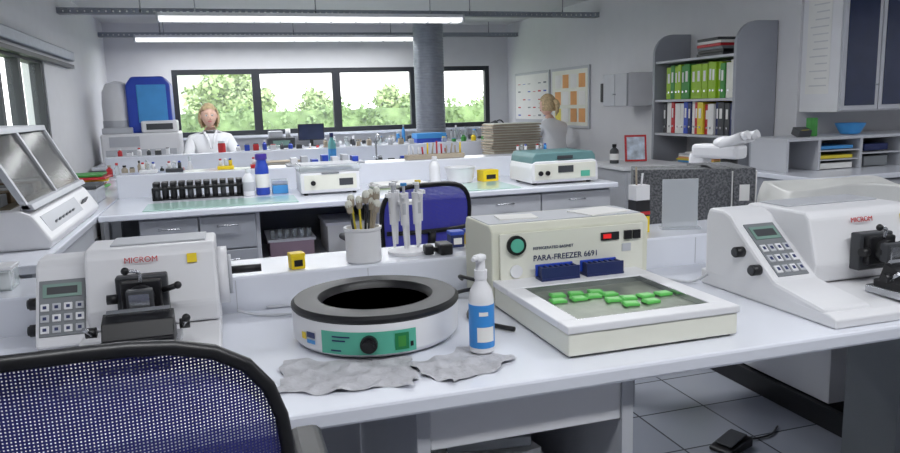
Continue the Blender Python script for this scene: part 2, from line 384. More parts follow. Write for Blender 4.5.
b.text('PARA-FREEZER 6691',(.10,fy-.005,.106),.020,NAVY); b.text('REFRIGERATED BASINET',(.10,fy-.005,.134),.010,NAVY)
b.bx(.285,.335,fy-.008,fy-.003,.142,.162,BLACK).bx(.29,.312,fy-.0095,fy-.007,.147,.158,LED)
b.box((.36,fy-.007,.152),(.02,.008,.022),BLACK).box((.385,fy-.007,.152),(.02,.008,.022),BLACK).bx(.345,.37,fy-.006,fy-.003,.11,.13,LGREY)
for x in (.10,.22):
    b.bx(x,x+.10,d_-.06,d_-.02,.066,.072,NAVY).bx(x,x+.10,d_-.022,d_-.018,.066,.10,BLUE,bev=.002).bx(x,x+.10,d_-.058,d_-.054,.066,.098,NAVY)
    for k in range(7): b.bx(x+.006+k*.0145,x+.012+k*.0145,d_-.056,d_-.022,.07,.096,NAVY)
pos=[]
for r_,(y,xs) in enumerate(((.250,(.10,.142,.19)),(.212,(.082,.126,.168,.21)),(.172,(.19,.234,.278,.322)),(.130,(.215,.262)))):
    for x in xs: pos.append((x,y))
for i,(x,y) in enumerate(pos):
    a=random.uniform(-18,14); x+=random.uniform(-.004,.004); y+=random.uniform(-.004,.004)
    b.box((x,y,.0555),(.034,.026,.006),GREEN,rot=(0,0,a),bev=.0008,seg=1); b.box((x,y,.0588),(.024,.018,.0015),PGREEN,rot=(0,0,a)); b.box((x-.017,y-.006,.057),(.008,.022,.005),GREEN,rot=(0,25,a))
b.tube([(-.008,.42,.03),(-.05,.40,.012),(-.09,.33,.006),(-.07,.26,.006),(-.03,.20,.006)],.0055,BLACK)
b.tube([(-.008,.44,.04),(-.06,.50,.02),(-.10,.46,.008),(-.06,.53,.006),(-.09,.58,.02)],.005,BLACK)
b.tube([(-.008,.46,.05),(-.04,.54,.05),(-.02,.59,.03)],.005,BLACK)
b.done()

b=B('spray_bottle',(.462,1.315,H+.0035))
b.lathe((0,0,0),[(.022,0),(.025,.003),(.025,.105),(.022,.125),(.012,.142),(.011,.152)],WHT,seg=28)
b.lathe((0,0,0),[(.0255,.012),(.0256,.013),(.0256,.098),(.0255,.099)],mat('label_blue',(58,140,214),.4),seg=28)
def lab(u,v): 
    a=math.radians(-130+80*u); return (.0262*math.cos(a),.0262*math.sin(a),.025+.03*v)
b.grid(lab,6,1,PAPER)
b.grid(lambda u,v:(.0264*math.cos(math.radians(-120+40*u)),.0264*math.sin(math.radians(-120+40*u)),.078+.008*v),5,1,PAPER)
b.cyl((0,0,.148),(0,0,.166),.013,WHT).cyl((0,0,.166),(0,0,.186),.010,WHT,r2=.009).box((-.003,-.003,.190),(.028,.018,.014),WHT,rot=(0,0,35),bev=.005)
b.cyl((-.012,-.012,.191),(-.022,-.019,.191),.004,WHT).done()

def tissue(x0,x1,y0,y1,rz,seed,loc):
    rr=random.Random(seed); ph=[rr.uniform(0,6) for _ in range(6)]
    b=B('paper_towel',loc,rz); ca,sa=math.cos(math.radians(rz)),math.sin(math.radians(rz))
    def f(u,v):
        x=x0+(x1-x0)*u; y=y0+(y1-y0)*v
        e=.007*math.sin(9*u+ph[0])+.004*math.sin(19*u+ph[1]); x+=.006*math.sin(8*v+ph[2])+.003*math.sin(21*v+ph[5])
        wx=loc[0]+x*ca-y*sa; wy=loc[1]+x*sa+y*ca
        db=math.hypot(wx-.29,wy-1.52)-.183; ds=math.hypot(wx-.462,wy-1.315)-.028
        amp=max(0,min(1,min(db,ds)/.025))
        rid=abs(math.sin(24*x+ph[3]+28*y+1.5*math.sin(30*y)))**3*(.4+.6*abs(math.sin(38*y-20*x+ph[4])))+.6*abs(math.sin(52*x-34*y+ph[5]))**4
        z=.0004+(.0010+.0055*amp)*rid+.0002*(1+math.sin(90*y+60*x))
        return (x,y+e,z)
    b.grid(f,80,50,TISSUE); return b.done()
tissue(-.12,.13,-.07,.10,-12,1,(.18,1.278,H+.0002)); tissue(-.09,.085,-.065,.065,26,2,(.405,1.262,H+.0006))

def microtome(loc,rz=0,variant=0):
    b=B('rotary_microtome',loc,rz)
    Wd=.365 if variant==0 else .46
    D=.455
    b.prism([(0,0),(0,.020),(.02,.028),(.16,.036),(D,.040),(D,0)],'x',.0 if variant else .09,Wd,WHT,bev=.004)
    if variant==0:
        b.bx(0,.10,.27,D,0,.04,WHT,bev=.004)
        A=(.262,.035); C=(.325,.150)
        b.prism([(.255,.02),A,C,(.335,.175),(.36,.188),(.43,.188),(.44,.18),(.44,.03)],'x',.0,.104,WHT,bev=.006)
        hy=.27
    else:
        A=(.185,.062); C=(.325,.175)
        b.prism([(.03,.02),(.03,.035),A,C,(.345,.195),(.37,.205),(.43,.205),(.44,.18),(.44,.03)],'x',.0,.128,WHT,bev=.008)
        hy=.20
    b.prism([(hy,.04),(hy-.01,.085),(hy+.02,.195),(hy+.035,.21),(.43,.21),(.45,.195),(.45,.04)],'x',.102 if variant==0 else .125,Wd,WHT,bev=.007)
    ln=math.hypot(C[0]-A[0],C[1]-A[1]); ang=math.degrees(math.atan2(C[1]-A[1],C[0]-A[0])); ca,sa=math.cos(math.radians(ang)),math.sin(math.radians(ang))
    cx0=.052 if variant==0 else .064
    def on(x,t,off=.002): return (x,A[0]+(C[0]-A[0])*t-sa*off,A[1]+(C[1]-A[1])*t+ca*off)
    b.box(on(cx0,.52,.001),(.088,ln*.92,.004),MGREY,rot=(ang,0,0),bev=.001)
    b.box(on(cx0,.80,.0035),(.074,ln*.22,.003),LCD,rot=(ang,0,0)); b.box(on(cx0,.80,.0045),(.058,ln*.12,.003),DGREY,rot=(ang,0,0))
    for i in range(4):
        for j in range(3):
            b.box(on(cx0-.033+.022*i,.17+.18*j,.0040),(.016,ln*.12,.004),[WHT,LGREY][(i+j)%2],rot=(ang,0,0),bev=.001)
            b.box(on(cx0-.033+.022*i,.17+.18*j,.0063),(.007,ln*.05,.001),NAVY,rot=(ang,0,0))
    for (y,z) in (((.35,.095),(.33,.042)) if variant==0 else ((.295,.113),(.235,.080))):
        b.cyl((0,y,z),(-.022,y,z),.013,BLACK).cyl((-.022,y,z),(-.026,y,z),.010,DGREY)
    b.cyl((Wd,.36,.12),(Wd+.022,.36,.12),.065,WHT,seg=32).cyl((Wd+.022,.36,.12),(Wd+.03,.36,.12),.045,LGREY,seg=32)
    b.cyl((Wd+.028,.33,.135),(Wd+.095,.33,.135),.009,BLACK)
    cx=.215 if variant==0 else .275
    sy=hy-.02 
    b.box((cx,sy-.002,.115),(.10,.03,.09),DGREY,bev=.004).box((cx,sy-.02,.12),(.078,.03,.068),BLACK,bev=.004)
    b.cyl((cx,sy-.02,.12),(cx,sy-.055,.12),.026,BLACK).box((cx,sy-.06,.12),(.05,.022,.044),DGREY,bev=.003)
    b.box((cx,sy-.074,.12),(.038,.008,.03),STEEL)
    b.cyl((cx-.045,sy-.035,.12),(cx-.065,sy-.035,.12),.010,BLACK).tube([(cx,sy-.035,.15),(cx,sy-.04,.172),(cx-.025,sy-.045,.178)],.004,STEEL).cyl((cx+.042,sy-.035,.13),(cx+.072,sy-.045,.14),.006,BLACK)
    b.sph((cx-.025,sy-.045,.178),.008,BLACK).sph((cx+.072,sy-.045,.14),.008,BLACK)
    ky=sy-.115
    b.box((cx,ky,.043),(.15,.11,.018),STEEL,bev=.003).box((cx,ky,.058),(.13,.085,.018),BLACK,bev=.003)
    b.prism([(ky-.035,.065),(ky-.018,.096),(ky+.015,.108),(ky+.03,.065)],'x',cx-.065,cx+.065,BLACK,bev=.002)
    b.box((cx,ky+.008,.108),(.115,.010,.010),STEEL,rot=(30,0,0))
    for sx in (-.075,.075): b.cyl((cx+sx,ky-.01,.08),(cx+sx*1.25,ky-.01,.08),.010,BLACK); b.cyl((cx+sx*1.1,ky-.02,.08),(cx+sx*1.2,ky-.045,.098),.004,STEEL)
    b.sph((cx+.09,ky-.045,.10),.008,BLACK)
    for i in range(7): b.box((cx-.054+.018*i,.03,.032),(.010,.035,.003),DGREY)
    for j in range(3): b.box((cx,.018+.012*j,.0345),(.13,.003,.002),MGREY)
    b.text('MICROM',(cx-.035,hy+.0075,.180),.017,RED,rot=(75,0,0))
    b.box((Wd-.05,hy+.012,.180),(.020,.003,.02),YELLOW,rot=(-15,0,0))
    b.bx(.15,Wd-.02,.32,.42,.21,.214,LGREY,bev=.002)
    if variant==0: b.tube([(.40,.40,.02),(.45,.40,.004),(.52,.38,.004),(.57,.41,.004),(.53,.455,.004),(.47,.46,.004)],.0035,LGREY)
    else: b.tube([(-.005,.42,.03),(-.04,.45,.005),(-.08,.53,.005),(-.14,.58,.005),(-.10,.62,.02)],.0035,LGREY)
    return b
microtome((-.40,1.355,H+.0008),0,0).done()
microtome((1.195,1.165,H+.0008),0,1).done()

R=.8485
b=B('brush_pot',(.332,1.875,R))
b.lathe((0,0,0),[(.044,0),(.047,.004),(.047,.082),(.050,.086),(.050,.092),(.044,.092),(.042,.02),(0,.018)],WHT,seg=32)
for i in range(9):
    a=random.uniform(0,6.28); r0=.018; r1=.03+random.uniform(0,.02); h=random.uniform(.12,.165)
    p0=(r0*math.cos(a),r0*math.sin(a),.02); p1=(r1*math.cos(a),r1*math.sin(a),h)
    b.cyl(p0,p1,.003,random.choice([WOOD,DGREY,BLACK,YEL]),seg=8)
    d=(Vector(p1)-Vector(p0)).normalized(); p2=Vector(p1)+d*.022; b.cyl(p1,p2,.007,WOOD,r2=.010,seg=8); b.sph(p2,(.010,.010,.012),IVORY,seg=10)
b.done()
b=B('pipette_stand',(.465,1.93,R))
b.lathe((0,0,0),[(.055,0),(.055,.008),(.02,.014),(.008,.02),(.008,.15),(0,.152)],WHT,seg=28)
b.lathe((0,0,0),[(.0,.138),(.035,.138),(.035,.146),(.0,.146)],WHT,seg=28)
for k,a in enumerate((200,250,300,20,120)):
    a=math.radians(a); x,y=.042*math.cos(a),.042*math.sin(a)
    b.cyl((x,y,.02),(x,y,.085),.004,WHT,r2=.007,seg=12).cyl((x,y,.085),(x,y,.172),.011,WHT,r2=.013,seg=16)
    b.cyl((x,y,.172),(x,y,.192),.004,LGREY,seg=10).cyl((x,y,.192),(x,y,.199),.009,[WHT,LBLUE,WHT,YELLOW,WHT][k],seg=12).box((x*1.35,y*1.35,.165),(.012,.018,.01),WHT).box((x*1.2,y*1.27,.13),(.008,.006,.03),LGREY)
b.done()
def smallbox(name,x,y,z,sx,sy,sz,m,rz=0,lid=None,sym=None):
    b=B(name,(x,y,z),rz); b.bx(-sx/2,sx/2,-sy/2,sy/2,0,sz,m,bev=.002)
    b.bx(-sx/2-.001,sx/2+.001,-sy/2-.001,sy/2+.001,sz*.78,sz+.001,lid or m,bev=.002)
    b.bx(-sx*.3,sx*.3,-sy/2-.002,-sy/2,sz*.2,sz*.6,sym or PAPER)
    return b.done()
smallbox('yellow_label_box',.155,1.86,R,.036,.034,.040,YELLOW,10,sym=BLACK)
smallbox('blue_reagent_box',.615,1.96,R,.04,.04,.045,NAVY,0,lid=BLUE)
smallbox('yellow_reagent_box',.665,1.965,R,.035,.04,.045,YELLOW,0,lid=BLUE)
b=B('power_adapter',(.555,1.88,R)); b.bx(-.018,.018,-.03,.03,0,.03,BLACK,bev=.004).bx(-.055,-.03,-.01,.02,0,.026,BLACK,bev=.004).bx(-.03,-.018,-.003,.012,.006,.018,BLACK)
b.done()
b=B('reagent_carton',(1.195,1.93,R),5); b.bx(-.025,.025,-.02,.02,0,.05,YELLOW).bx(-.025,.025,-.02,.02,.05,.10,BLACK).bx(-.0245,.0245,-.0195,.0195,.10,.145,WHT)
b.bx(-.026,.026,-.021,.021,.055,.065,RED).cyl((-.01,0,.145),(-.012,0,.2),.003,WOOD,seg=8).cyl((.008,0,.145),(.012,0,.18),.003,WHT,seg=8).done()
b=B('acrylic_screen',(1.34,1.93,R),-20); b.box((0,0,.08),(.11,.004,.15),ACR,bev=.001).bx(-.06,.06,-.025,.025,0,.006,ACR).done()
b=B('test_tube_basket',(-.78,1.93,R))
for i in range(9): b.bx(-.1+.025*i,-.098+.025*i,-.06,.06,.002,.05,STEEL)
for z in (.002,.026,.05):
    b.bx(-.1,.102,-.062,-.06,z,z+.003,STEEL).bx(-.1,.102,.06,.062,z,z+.003,STEEL)
b.bx(-.1,.1,-.06,.06,0,.003,STEEL)
for i in range(6): b.cyl((-.08+.03*i,0,.004),(-.08+.03*i,0,.075),.009,WHT,seg=10)
b.done()
b=B('staining_jar',(-.55,1.93,R)); b.bx(-.05,.05,-.035,.035,0,.05,BOTT,bev=.004).bx(-.04,.04,-.03,.03,.004,.035,WHT,bev=.002).bx(-.052,.052,-.037,.037,.05,.058,WHT,bev=.002).done()

# ------------------------------------------------------------------ office chairs
def chair(loc,rz,fab,arms=True,zb0=.56,zb1=1.02,wid=.48,lean=6,arm_z=.70,name='office_chair',arm_y=(.10,.355),fr=.011,aw=.06):
    b=B(name,loc,rz)
    hz=(zb1-zb0)/2; cz=(zb0+zb1)/2; tl=math.tan(math.radians(lean))
    def pos(th,s):
        n=3.6; c=math.cos(th); sn=math.sin(th); r=1/((abs(c)**n+abs(sn)**n)**(1/n))
        x=wid/2*r*c*s; z=hz*r*sn*s
        x*= 1-.10*(-z/hz+1)/2
        y=.9*x*x - tl*(z) 
        return Vector((x,y,cz+z))
    N=48
    t=bmesh.new(); K=8; rings=[]
    cv=t.verts.new(pos(0,0))
    for k in range(1,K+1): rings.append([t.verts.new(pos(2*math.pi*i/N,k/K)) for i in range(N)])
    for i in range(N): t.faces.new((cv,rings[0][i],rings[0][(i+1)%N]))
    for k in range(K-1):
        for i in range(N): t.faces.new((rings[k][i],rings[k+1][i],rings[k+1][(i+1)%N],rings[k][(i+1)%N]))
    b._merge(t,fab,True)
    b.tube([pos(2*math.pi*i/N,1.0) for i in range(N)],fr,BLACK,seg=10,smoothn=1,closed=True)
    b.tube([pos(math.pi,.93)+Vector((0,-.012,0)),pos(math.pi,.4)+Vector((0,-.02,0)),pos(0,.4)+Vector((0,-.02,0)),pos(0,.93)+Vector((0,-.012,0))],.010,BLACK)
    b.tube([(0,-.022,cz),(0,.0,zb0+.02),(0,.0,.50),(0,.10,.42),(0,.24,.41)],[.018,.022,.024,.024,.024],BLACK,seg=12)
    b.box((0,.27,.455),(.48,.46,.07),SEATF,bev=.03,seg=4).box((0,.27,.415),(.40,.38,.02),BLACK,bev=.005)
    b.cyl((0,.27,.41),(0,.27,.24),.03,BLACK).cyl((0,.27,.26),(0,.27,.09),.02,STEEL)
    b.cyl((0,.27,.12),(0,.27,.06),.04,BLACK)
    for k in range(5):
        a=math.radians(72*k+20); e=Vector((.29*math.cos(a),.27+.29*math.sin(a),.065))
        b.tube([(0,.27,.10),tuple((Vector((0,.27,.10))+e)/2+Vector((0,0,.005))),tuple(e)],[.024,.018,.014],BLACK)
        tx=Vector((-math.sin(a),math.cos(a),0))
        for sgn in (-1,1): b.cyl(tuple(e+tx*.008*sgn+Vector((0,0,-.037))),tuple(e+tx*.024*sgn+Vector((0,0,-.037))),.0275,BLACK,seg=16)
        b.cyl(tuple(e),tuple(e+Vector((0,0,-.04))),.008,STEEL,seg=8)
    if arms:
        for sx in (-1,1):
            b.tube([(sx*.2,.25,.41),(sx*.27,.25,.42),(sx*.29,.25,.5),(sx*.29,.25,arm_z-.02)],.014,BLACK)
            b.box((sx*.285,sum(arm_y)/2,arm_z),(aw,arm_y[1]-arm_y[0],.028),BLACK,bev=.013,seg=3)
    return b.done()
chair((-.20,.70,.001),0,MESH1,arms=True,zb0=.56,zb1=1.04,wid=.50,lean=3,arm_z=.755,arm_y=(.12,.385),fr=.0075,aw=.05)
chair((.84,3.05,.001),8,MESH2,arms=True,zb0=.50,zb1=.91,wid=.44,lean=6,arm_z=.66)

b=B('foot_pedal',(1.66,2.05,.001),-70); b.prism([(-.07,0),(-.07,.015),(-.045,.022),(.055,.04),(.07,.036),(.07,0)],'x',-.045,.045,BLACK,bev=.006).prism([(-.05,.026),(.05,.044),(.05,.049),(-.05,.031)],'x',-.032,.032,DGREY,bev=.002)
b.tube([(0,.07,.02),(.02,.12,.006),(.04,.20,.006),(.02,.28,.006)],.004,BLACK).done()

# ------------------------------------------------------------------ left stainer with slanted lid
b=B('slide_stainer',(-1.2,3.0,H+.0008))
L_=1.1
b.prism([(0,0),(.55,0),(.56,.03),(.50,.13),(.46,.15),(0,.15)],'y',0,L_,WHT,bev=.01)
b.prism([(.548,.035),(.556,.035),(.512,.115),(.505,.115)],'y',.08,L_-.35,LGREY)
for i in range(6): b.box((.535,.22+.07*i,.075),(.006,.03,.018),MGREY,rot=(0,28,0))
b.box((.533,.85,.080),(.006,.12,.04),DGREY,rot=(0,28,0))
b.bx(.03,.42,.05,L_-.05,.15,.156,mat('stainer_interior',(92,84,70),.6))
for i in range(7): b.bx(.05,.38,.1+.14*i,.19+.14*i,.156,.20,[MGREY,mat('stain_brown',(110,92,70),.5),LGREY][i%3],bev=.003)
b.prism([(.475,.155),(.485,.155),(.345,.43),(.335,.425)],'y',.03,L_-.03,SMOKE)
for y in (.02,.53,L_-.04): b.prism([(.47,.15),(.495,.15),(.35,.445),(.33,.43)],'y',y,y+.025,LGREY)
b.prism([(.32,.425),(.36,.425),(.355,.45),(.06,.455),(.05,.44)],'y',.02,L_-.015,LGREY,bev=.003)
b.prism([(.46,.148),(.51,.148),(.50,.17),(.465,.17)],'y',.02,L_-.015,LGREY,bev=.003)
b.bx(.02,.06,.02,L_-.02,.15,.44,mat('stainer_back',(96,96,90),.5))
b.prism([(.06,.155),(.47,.155),(.34,.425),(.06,.43)],'y',L_-.03,L_-.025,SMOKE)
b.done()

# ------------------------------------------------------------------ second bench items
b=B('glass_mat',(-.06,4.09,H+.0005)); b.bx(-.36,.42,-.15,.15,0,.005,GMAT,bev=.001).done()
b=B('glass_mat',(1.62,4.0,H+.0005)); b.bx(-.32,.02,-.09,.3,0,.005,GMAT,bev=.001).done()
def tube_rack(loc,nx=9,ny=3,w=.46,d=.12,m=BLACK,h=.07):
    b=B('test_tube_rack',loc)
    b.bx(-w/2,w/2,-d/2,d/2,0,.008,m).bx(-w/2,w/2,-d/2,d/2,h-.012,h,m).bx(-w/2,-w/2+.008,-d/2,d/2,0,h,m).bx(w/2-.008,w/2,-d/2,d/2,0,h,m)
    for i in range(nx):
        for j in range(ny):
            x=-w/2+w*(i+.5)/nx; y=-d/2+d*(j+.5)/ny; b.cyl((x,y,.008),(x,y,h+.01),.016,m if (i+j)%4 else DGREY,seg=10); b.cyl((x,y,h+.01),(x,y,h+.03),.018,m,seg=10)
    b.done()
tube_rack((-.16,4.46,H+.001),nx=11,w=.50)
def bottle(name,loc,r,h,m,cap,label=None,neck=.4,seg=20):
    b=B(name,loc)
    b.lathe((0,0,0),[(r*.92,0),(r,h*.02),(r,h*.62),(r*.9,h*.70),(r*neck,h*.82),(r*neck,h*.88)],m,seg=seg)
    b.lathe((0,0,0),[(r*neck*1.2,h*.86),(r*neck*1.25,h*.87),(r*neck*1.2,h*.99),(r*neck*1.0,h)],cap,seg=seg)
    if label: b.lathe((0,0,0),[(r*1.01,h*.18),(r*1.02,h*.19),(r*1.02,h*.5),(r*1.01,h*.51)],label,seg=seg)
    return b.done()
bottle('detergent_bottle',(.20,4.40,H+.001),.040,.24,BLUE,VIOLET,PAPER,neck=.7)
bottle('white_bottle',(.12,4.38,H+.001),.033,.16,WHT,WHT,LGREY)
b=B('pipette_tip_box',(.30,4.44,H+.001)); b.bx(-.045,.045,-.05,.05,0,.05,LBLUE,bev=.004).bx(-.046,.046,-.051,.051,.05,.08,BOTT,bev=.004)
for i in range(4):
    for j in range(4): b.cyl((-.03+.02*i,-.03+.02*j,.05),(-.03+.02*i,-.03+.02*j,.07),.005,BLUE,seg=8)
b.done()
b=B('drying_oven',(.57,4.32,H+.001)); b.bx(-.17,.17,-.13,.13,.012,.13,WHT,bev=.008).bx(-.175,.175,-.135,.135,.135,.17,BOTT,bev=.006).bx(-.17,.17,-.13,.13,.13,.136,LGREY).bx(-.14,.14,-.1,.1,.136,.150,STEEL)
for x in (-.14,.14):
    for y in (-.1,.1): b.cyl((x,y,0),(x,y,.013),.012,BLACK,seg=12)
b.bx(-.15,.15,-.134,-.13,.03,.115,IVORY).bx(-.05,.05,-.137,-.134,.12,.127,MGREY).bx(.05,.13,-.136,-.134,.05,.09,DGREY).cyl((-.1,-.134,.07),(-.1,-.146,.07),.014,BLACK).bx(-.16,.16,-.12,.12,.17,.174,LGREY).done()
b=B('bench_centrifuge',(1.95,4.12,H+.001))
b.prism([(-.22,.012),(-.22,.10),(-.21,.13),(-.19,.14),(.19,.14),(.21,.13),(.22,.10),(.22,.012)],'y',-.15,.2,WHT,bev=.006)
b.prism([(-.218,.06),(-.205,.165),(-.185,.19),(.185,.19),(.205,.165),(.218,.06)],'y',-.14,.203,TURQ,bev=.006)
b.bx(-.20,.20,-.156,-.149,.03,.125,IVORY,bev=.002).bx(-.05,.05,-.159,-.155,.07,.11,DGREY).bx(.1,.16,-.159,-.155,.04,.075,TEAL)
b.cyl((-.12,-.155,.07),(-.12,-.168,.07),.014,BLACK).cyl((-.165,-.155,.07),(-.165,-.168,.07),.014,BLACK).bx(-.05,.05,-.15,-.135,.15,.17,DGREY)
for x in (-.18,.18):
    for y in (-.1,.15): b.cyl((x,y,0),(x,y,.013),.015,BLACK,seg=12)
b.done()
b=B('plastic_tub',(1.43,4.42,H+.001)); b.lathe((0,0,0),[(.075,0),(.08,.003),(.095,.09),(.1,.092),(.1,.098),(.09,.098),(.078,.01),(0,.008)],WHT).done()
bottle('wash_bottle',(1.27,4.45,H+.001),.035,.17,WHT,WHT,None)
smallbox('yellow_biohazard_box',1.61,4.40,H+.001,.11,.09,.07,YELLOW,8,sym=BLACK)
b=B('paper_stack',(1.0,4.35,H+.001),4); 
for i in range(6): b.box((random.uniform(-.01,.01),random.uniform(-.01,.01),.003+.005*i),(.3,.21,.004),random.choice([PAPER,PAPER,mat('green_paper',(190,205,170),.8)]),rot=(0,0,random.uniform(-4,4)))
b.done()
R2=.8958
b=B('stick_rack',(1.36,4.76,R2)); b.bx(-.2,.2,-.05,.05,0,.03,WOOD,bev=.003)
for i in range(12):
    x=-.18+.033*i; b.cyl((x,0,.03),(x+random.uniform(-.01,.01),0,.08+random.uniform(0,.04)),.006,random.choice([WOOD,WHT,YELLOW,RED]),seg=8)
b.done()
b=B('instrument_tray',(.62,4.76,R2)); b.bx(-.25,.25,-.08,.08,0,.01,LGREY,bev=.003)
for i in range(7): b.bx(-.22+.065*i,-.18+.065*i,-.05,.05,.01,.01+random.uniform(.02,.05),random.choice([WHT,LBLUE,BLUE,LGREY]),bev=.002)
b.done()
for i,(x,c) in enumerate(((-.45,WHT),(-.3,DGREY),(0.0,YELLOW),(.2,RED),(2.0,WHT),(2.15,LBLUE))):
    b=B('reagent_rack',(x,4.76,R2)); b.bx(-.05,.05,-.04,.04,0,.02,c,bev=.003)
    for k in range(3): b.cyl((-.03+.03*k,0,.02),(-.03+.03*k,0,.055),.011,[WHT,BOTT,c][k],seg=12).cyl((-.03+.03*k,0,.055),(-.03+.03*k,0,.065),.008,[RED,WHT,BLUE][k],seg=12)
    b.done()
b=B('colored_tray_stack',(-.93,5.25,H+.001))
for i,c in enumerate((LGREY,GREEN,RED,WHT,YELLOW,RED,GRN)): b.box((random.uniform(-.03,.03),random.uniform(-.03,.03),.008+.016*i),(.36,.26,.013),c,rot=(0,0,random.uniform(-8,8)),bev=.003)
b.done()
b=B('microscope_slide_box',(-.9,4.6,H+.001)); b.bx(-.2,.2,-.15,.15,0,.08,LGREY,bev=.006).bx(-.2,.2,-.15,.15,.082,.1,DGREY,bev=.004).bx(-.03,.03,-.156,-.15,.05,.09,STEEL).done()

# ------------------------------------------------------------------ third bench items
b=B('slide_tray_stack',(2.55,6.32,H+.001))
for i in range(13): b.box((random.uniform(-.012,.012),random.uniform(-.01,.01),.012+.0235*i),(.47,.30,.015),WOOD,rot=(0,0,random.uniform(-2,2)),bev=.002).box((0,0,.022+.0235*i),(.44,.27,.006),IVORY)
b.done()
b=B('sink_faucet',(1.28,6.35,H+.001)); b.cyl((0,0,0),(0,0,.03),.02,STEEL).tube([(0,0,.03),(0,0,.2),(0,-.03,.25),(0,-.10,.25),(0,-.13,.21)],.009,STEEL)
b.cyl((-.03,0,.05),(.05,0,.06),.007,STEEL,seg=10).done()
def rndclutter(name,loc,n,spread,cols,hmax=.12,seed=0):
    rr=random.Random(seed); b=B(name,loc)
    for i in range(n):
        x=-spread/2+spread*(i+.5)/n; c=rr.choice(cols); h=rr.uniform(.05,hmax); r=rr.uniform(.014,.026)
        if rr.random()<.5: b.lathe((x,0,0),[(r,0),(r,h*.65),(r*.45,h*.8),(r*.45,h*.85)],c,seg=14).cyl((x,0,h*.85),(x,0,h),r*.55,rr.choice(cols),seg=12)
        else: b.bx(x-r,x+r,-.03,.03,0,h*.6,c,bev=.003).bx(x-r*.8,x+r*.8,-.02,.02,h*.6,h*.68,rr.choice(cols))
    b.bx(-spread/2,spread/2,-.04,.04,0,.004,LGREY); return b.done()
rndclutter('reagent_bottle_set',(-.66,6.30,H+.001),9,.5,[WOOD,RED,WHT,BOTT,BLACK,RED],.13,1)
rndclutter('reagent_bottle_set',(.38,6.66,.901),8,.6,[WHT,BOTT,BLUE,RED,DGREY],.12,2)
rndclutter('reagent_bottle_set',(2.35,6.66,.901),8,.8,[WHT,BOTT,LBLUE,YELLOW,GRN],.10,3)
rndclutter('reagent_bottle_set',(1.82,9.05,.801),15,1.1,[WHT,BOTT,DGREY,LBLUE,BLACK,WOOD],.24,4)
rndclutter('reagent_bottle_set',(2.95,9.05,.801),11,.7,[WHT,BOTT,DGREY,LBLUE,BLACK],.2,5)
rndclutter('reagent_bottle_set',(1.28,6.66,.901),9,.9,[WHT,LGREY,BOTT,DGREY,WOOD],.09,6)
rndclutter('reagent_bottle_set',(-.65,6.66,.901),6,.45,[WHT,RED,PAPER,DGREY],.09,8)
rndclutter('reagent_bottle_set',(1.1,7.06,.761),10,.7,[WHT,BOTT,DGREY,WOOD,RED],.24,9)
rndclutter('reagent_bottle_set',(-.40,5.2,.7605),7,.4,[WHT,RED,YELLOW,BOTT,BLUE],.20,12)
rndclutter('reagent_bottle_set',(1.2,5.2,.7605),12,1.0,[WHT,RED,DGREY,BOTT,BLUE,LGREY],.22,13)
b=B('desk_lamp',(2.75,6.95,.761)); b.cyl((0,0,0),(0,0,.015),.06,DGREY).tube([(0,0,.015),(.02,0,.2),(-.05,0,.32),(-.12,0,.30)],.007,DGREY).cyl((-.10,0,.31),(-.15,0,.26),.02,DGREY,r2=.05).done()
b=B('computer_monitor',(1.04,9.15,.801),0)
b.bx(-.09,.09,-.07,.07,0,.012,BLACK,bev=.004).bx(-.02,.02,.0,.02,.012,.1,BLACK).bx(-.16,.16,-.015,.01,.07,.27,BLACK,bev=.004).bx(-.15,.15,-.017,-.0145,.08,.26,DGLASS).done()
smallbox('blue_storage_box',1.95,7.0,.761,.3,.2,.22,BLUE,0,lid=LBLUE)
bottle('squeeze_bottle',(.90,6.40,H+.001),.035,.28,mat('aqua_bottle',(120,190,190),.3),NAVY,LBLUE)
b=B('analyzer',(.66,9.05,.801)); b.bx(-.16,.16,-.12,.12,0,.12,DGREY,bev=.01).bx(-.14,.02,-.1,.1,.12,.2,LGREY,bev=.008).bx(-.1,.1,-.123,-.12,.03,.09,LCD).cyl((.09,0,.12),(.09,0,.22),.03,WHT).done()
b=B('lab_balance',(.42,7.0,.761)); b.bx(-.12,.12,-.12,.12,0,.05,WHT,bev=.01).cyl((0,0.02,.05),(0,.02,.065),.07,STEEL).bx(-.1,.1,-.124,-.12,.01,.04,LCD)
b.bx(-.11,.11,-.06,.10,.065,.16,BOTT).done()
b=B('paper_sheet',(-.62,6.95,.7615),10); b.box((0,0,.001),(.21,.29,.001),PAPER).box((.05,.02,.003),(.21,.29,.001),PAPER,rot=(0,0,15)).done()
b=B('slide_folder',(-.14,6.30,H+.001)); b.box((0,0,.006),(.34,.24,.01),PAPER,bev=.002).box((.02,0,.016),(.32,.22,.008),LGREY,rot=(0,0,6)).done()
b=B('document_stack',(.45,6.32,H+.001),6)
for i in range(8): b.box((random.uniform(-.01,.01),random.uniform(-.01,.01),.004+.008*i),(.3,.22,.007),random.choice([PAPER,WOOD,LGREY,PAPER]),rot=(0,0,random.uniform(-5,5)))
b.done()

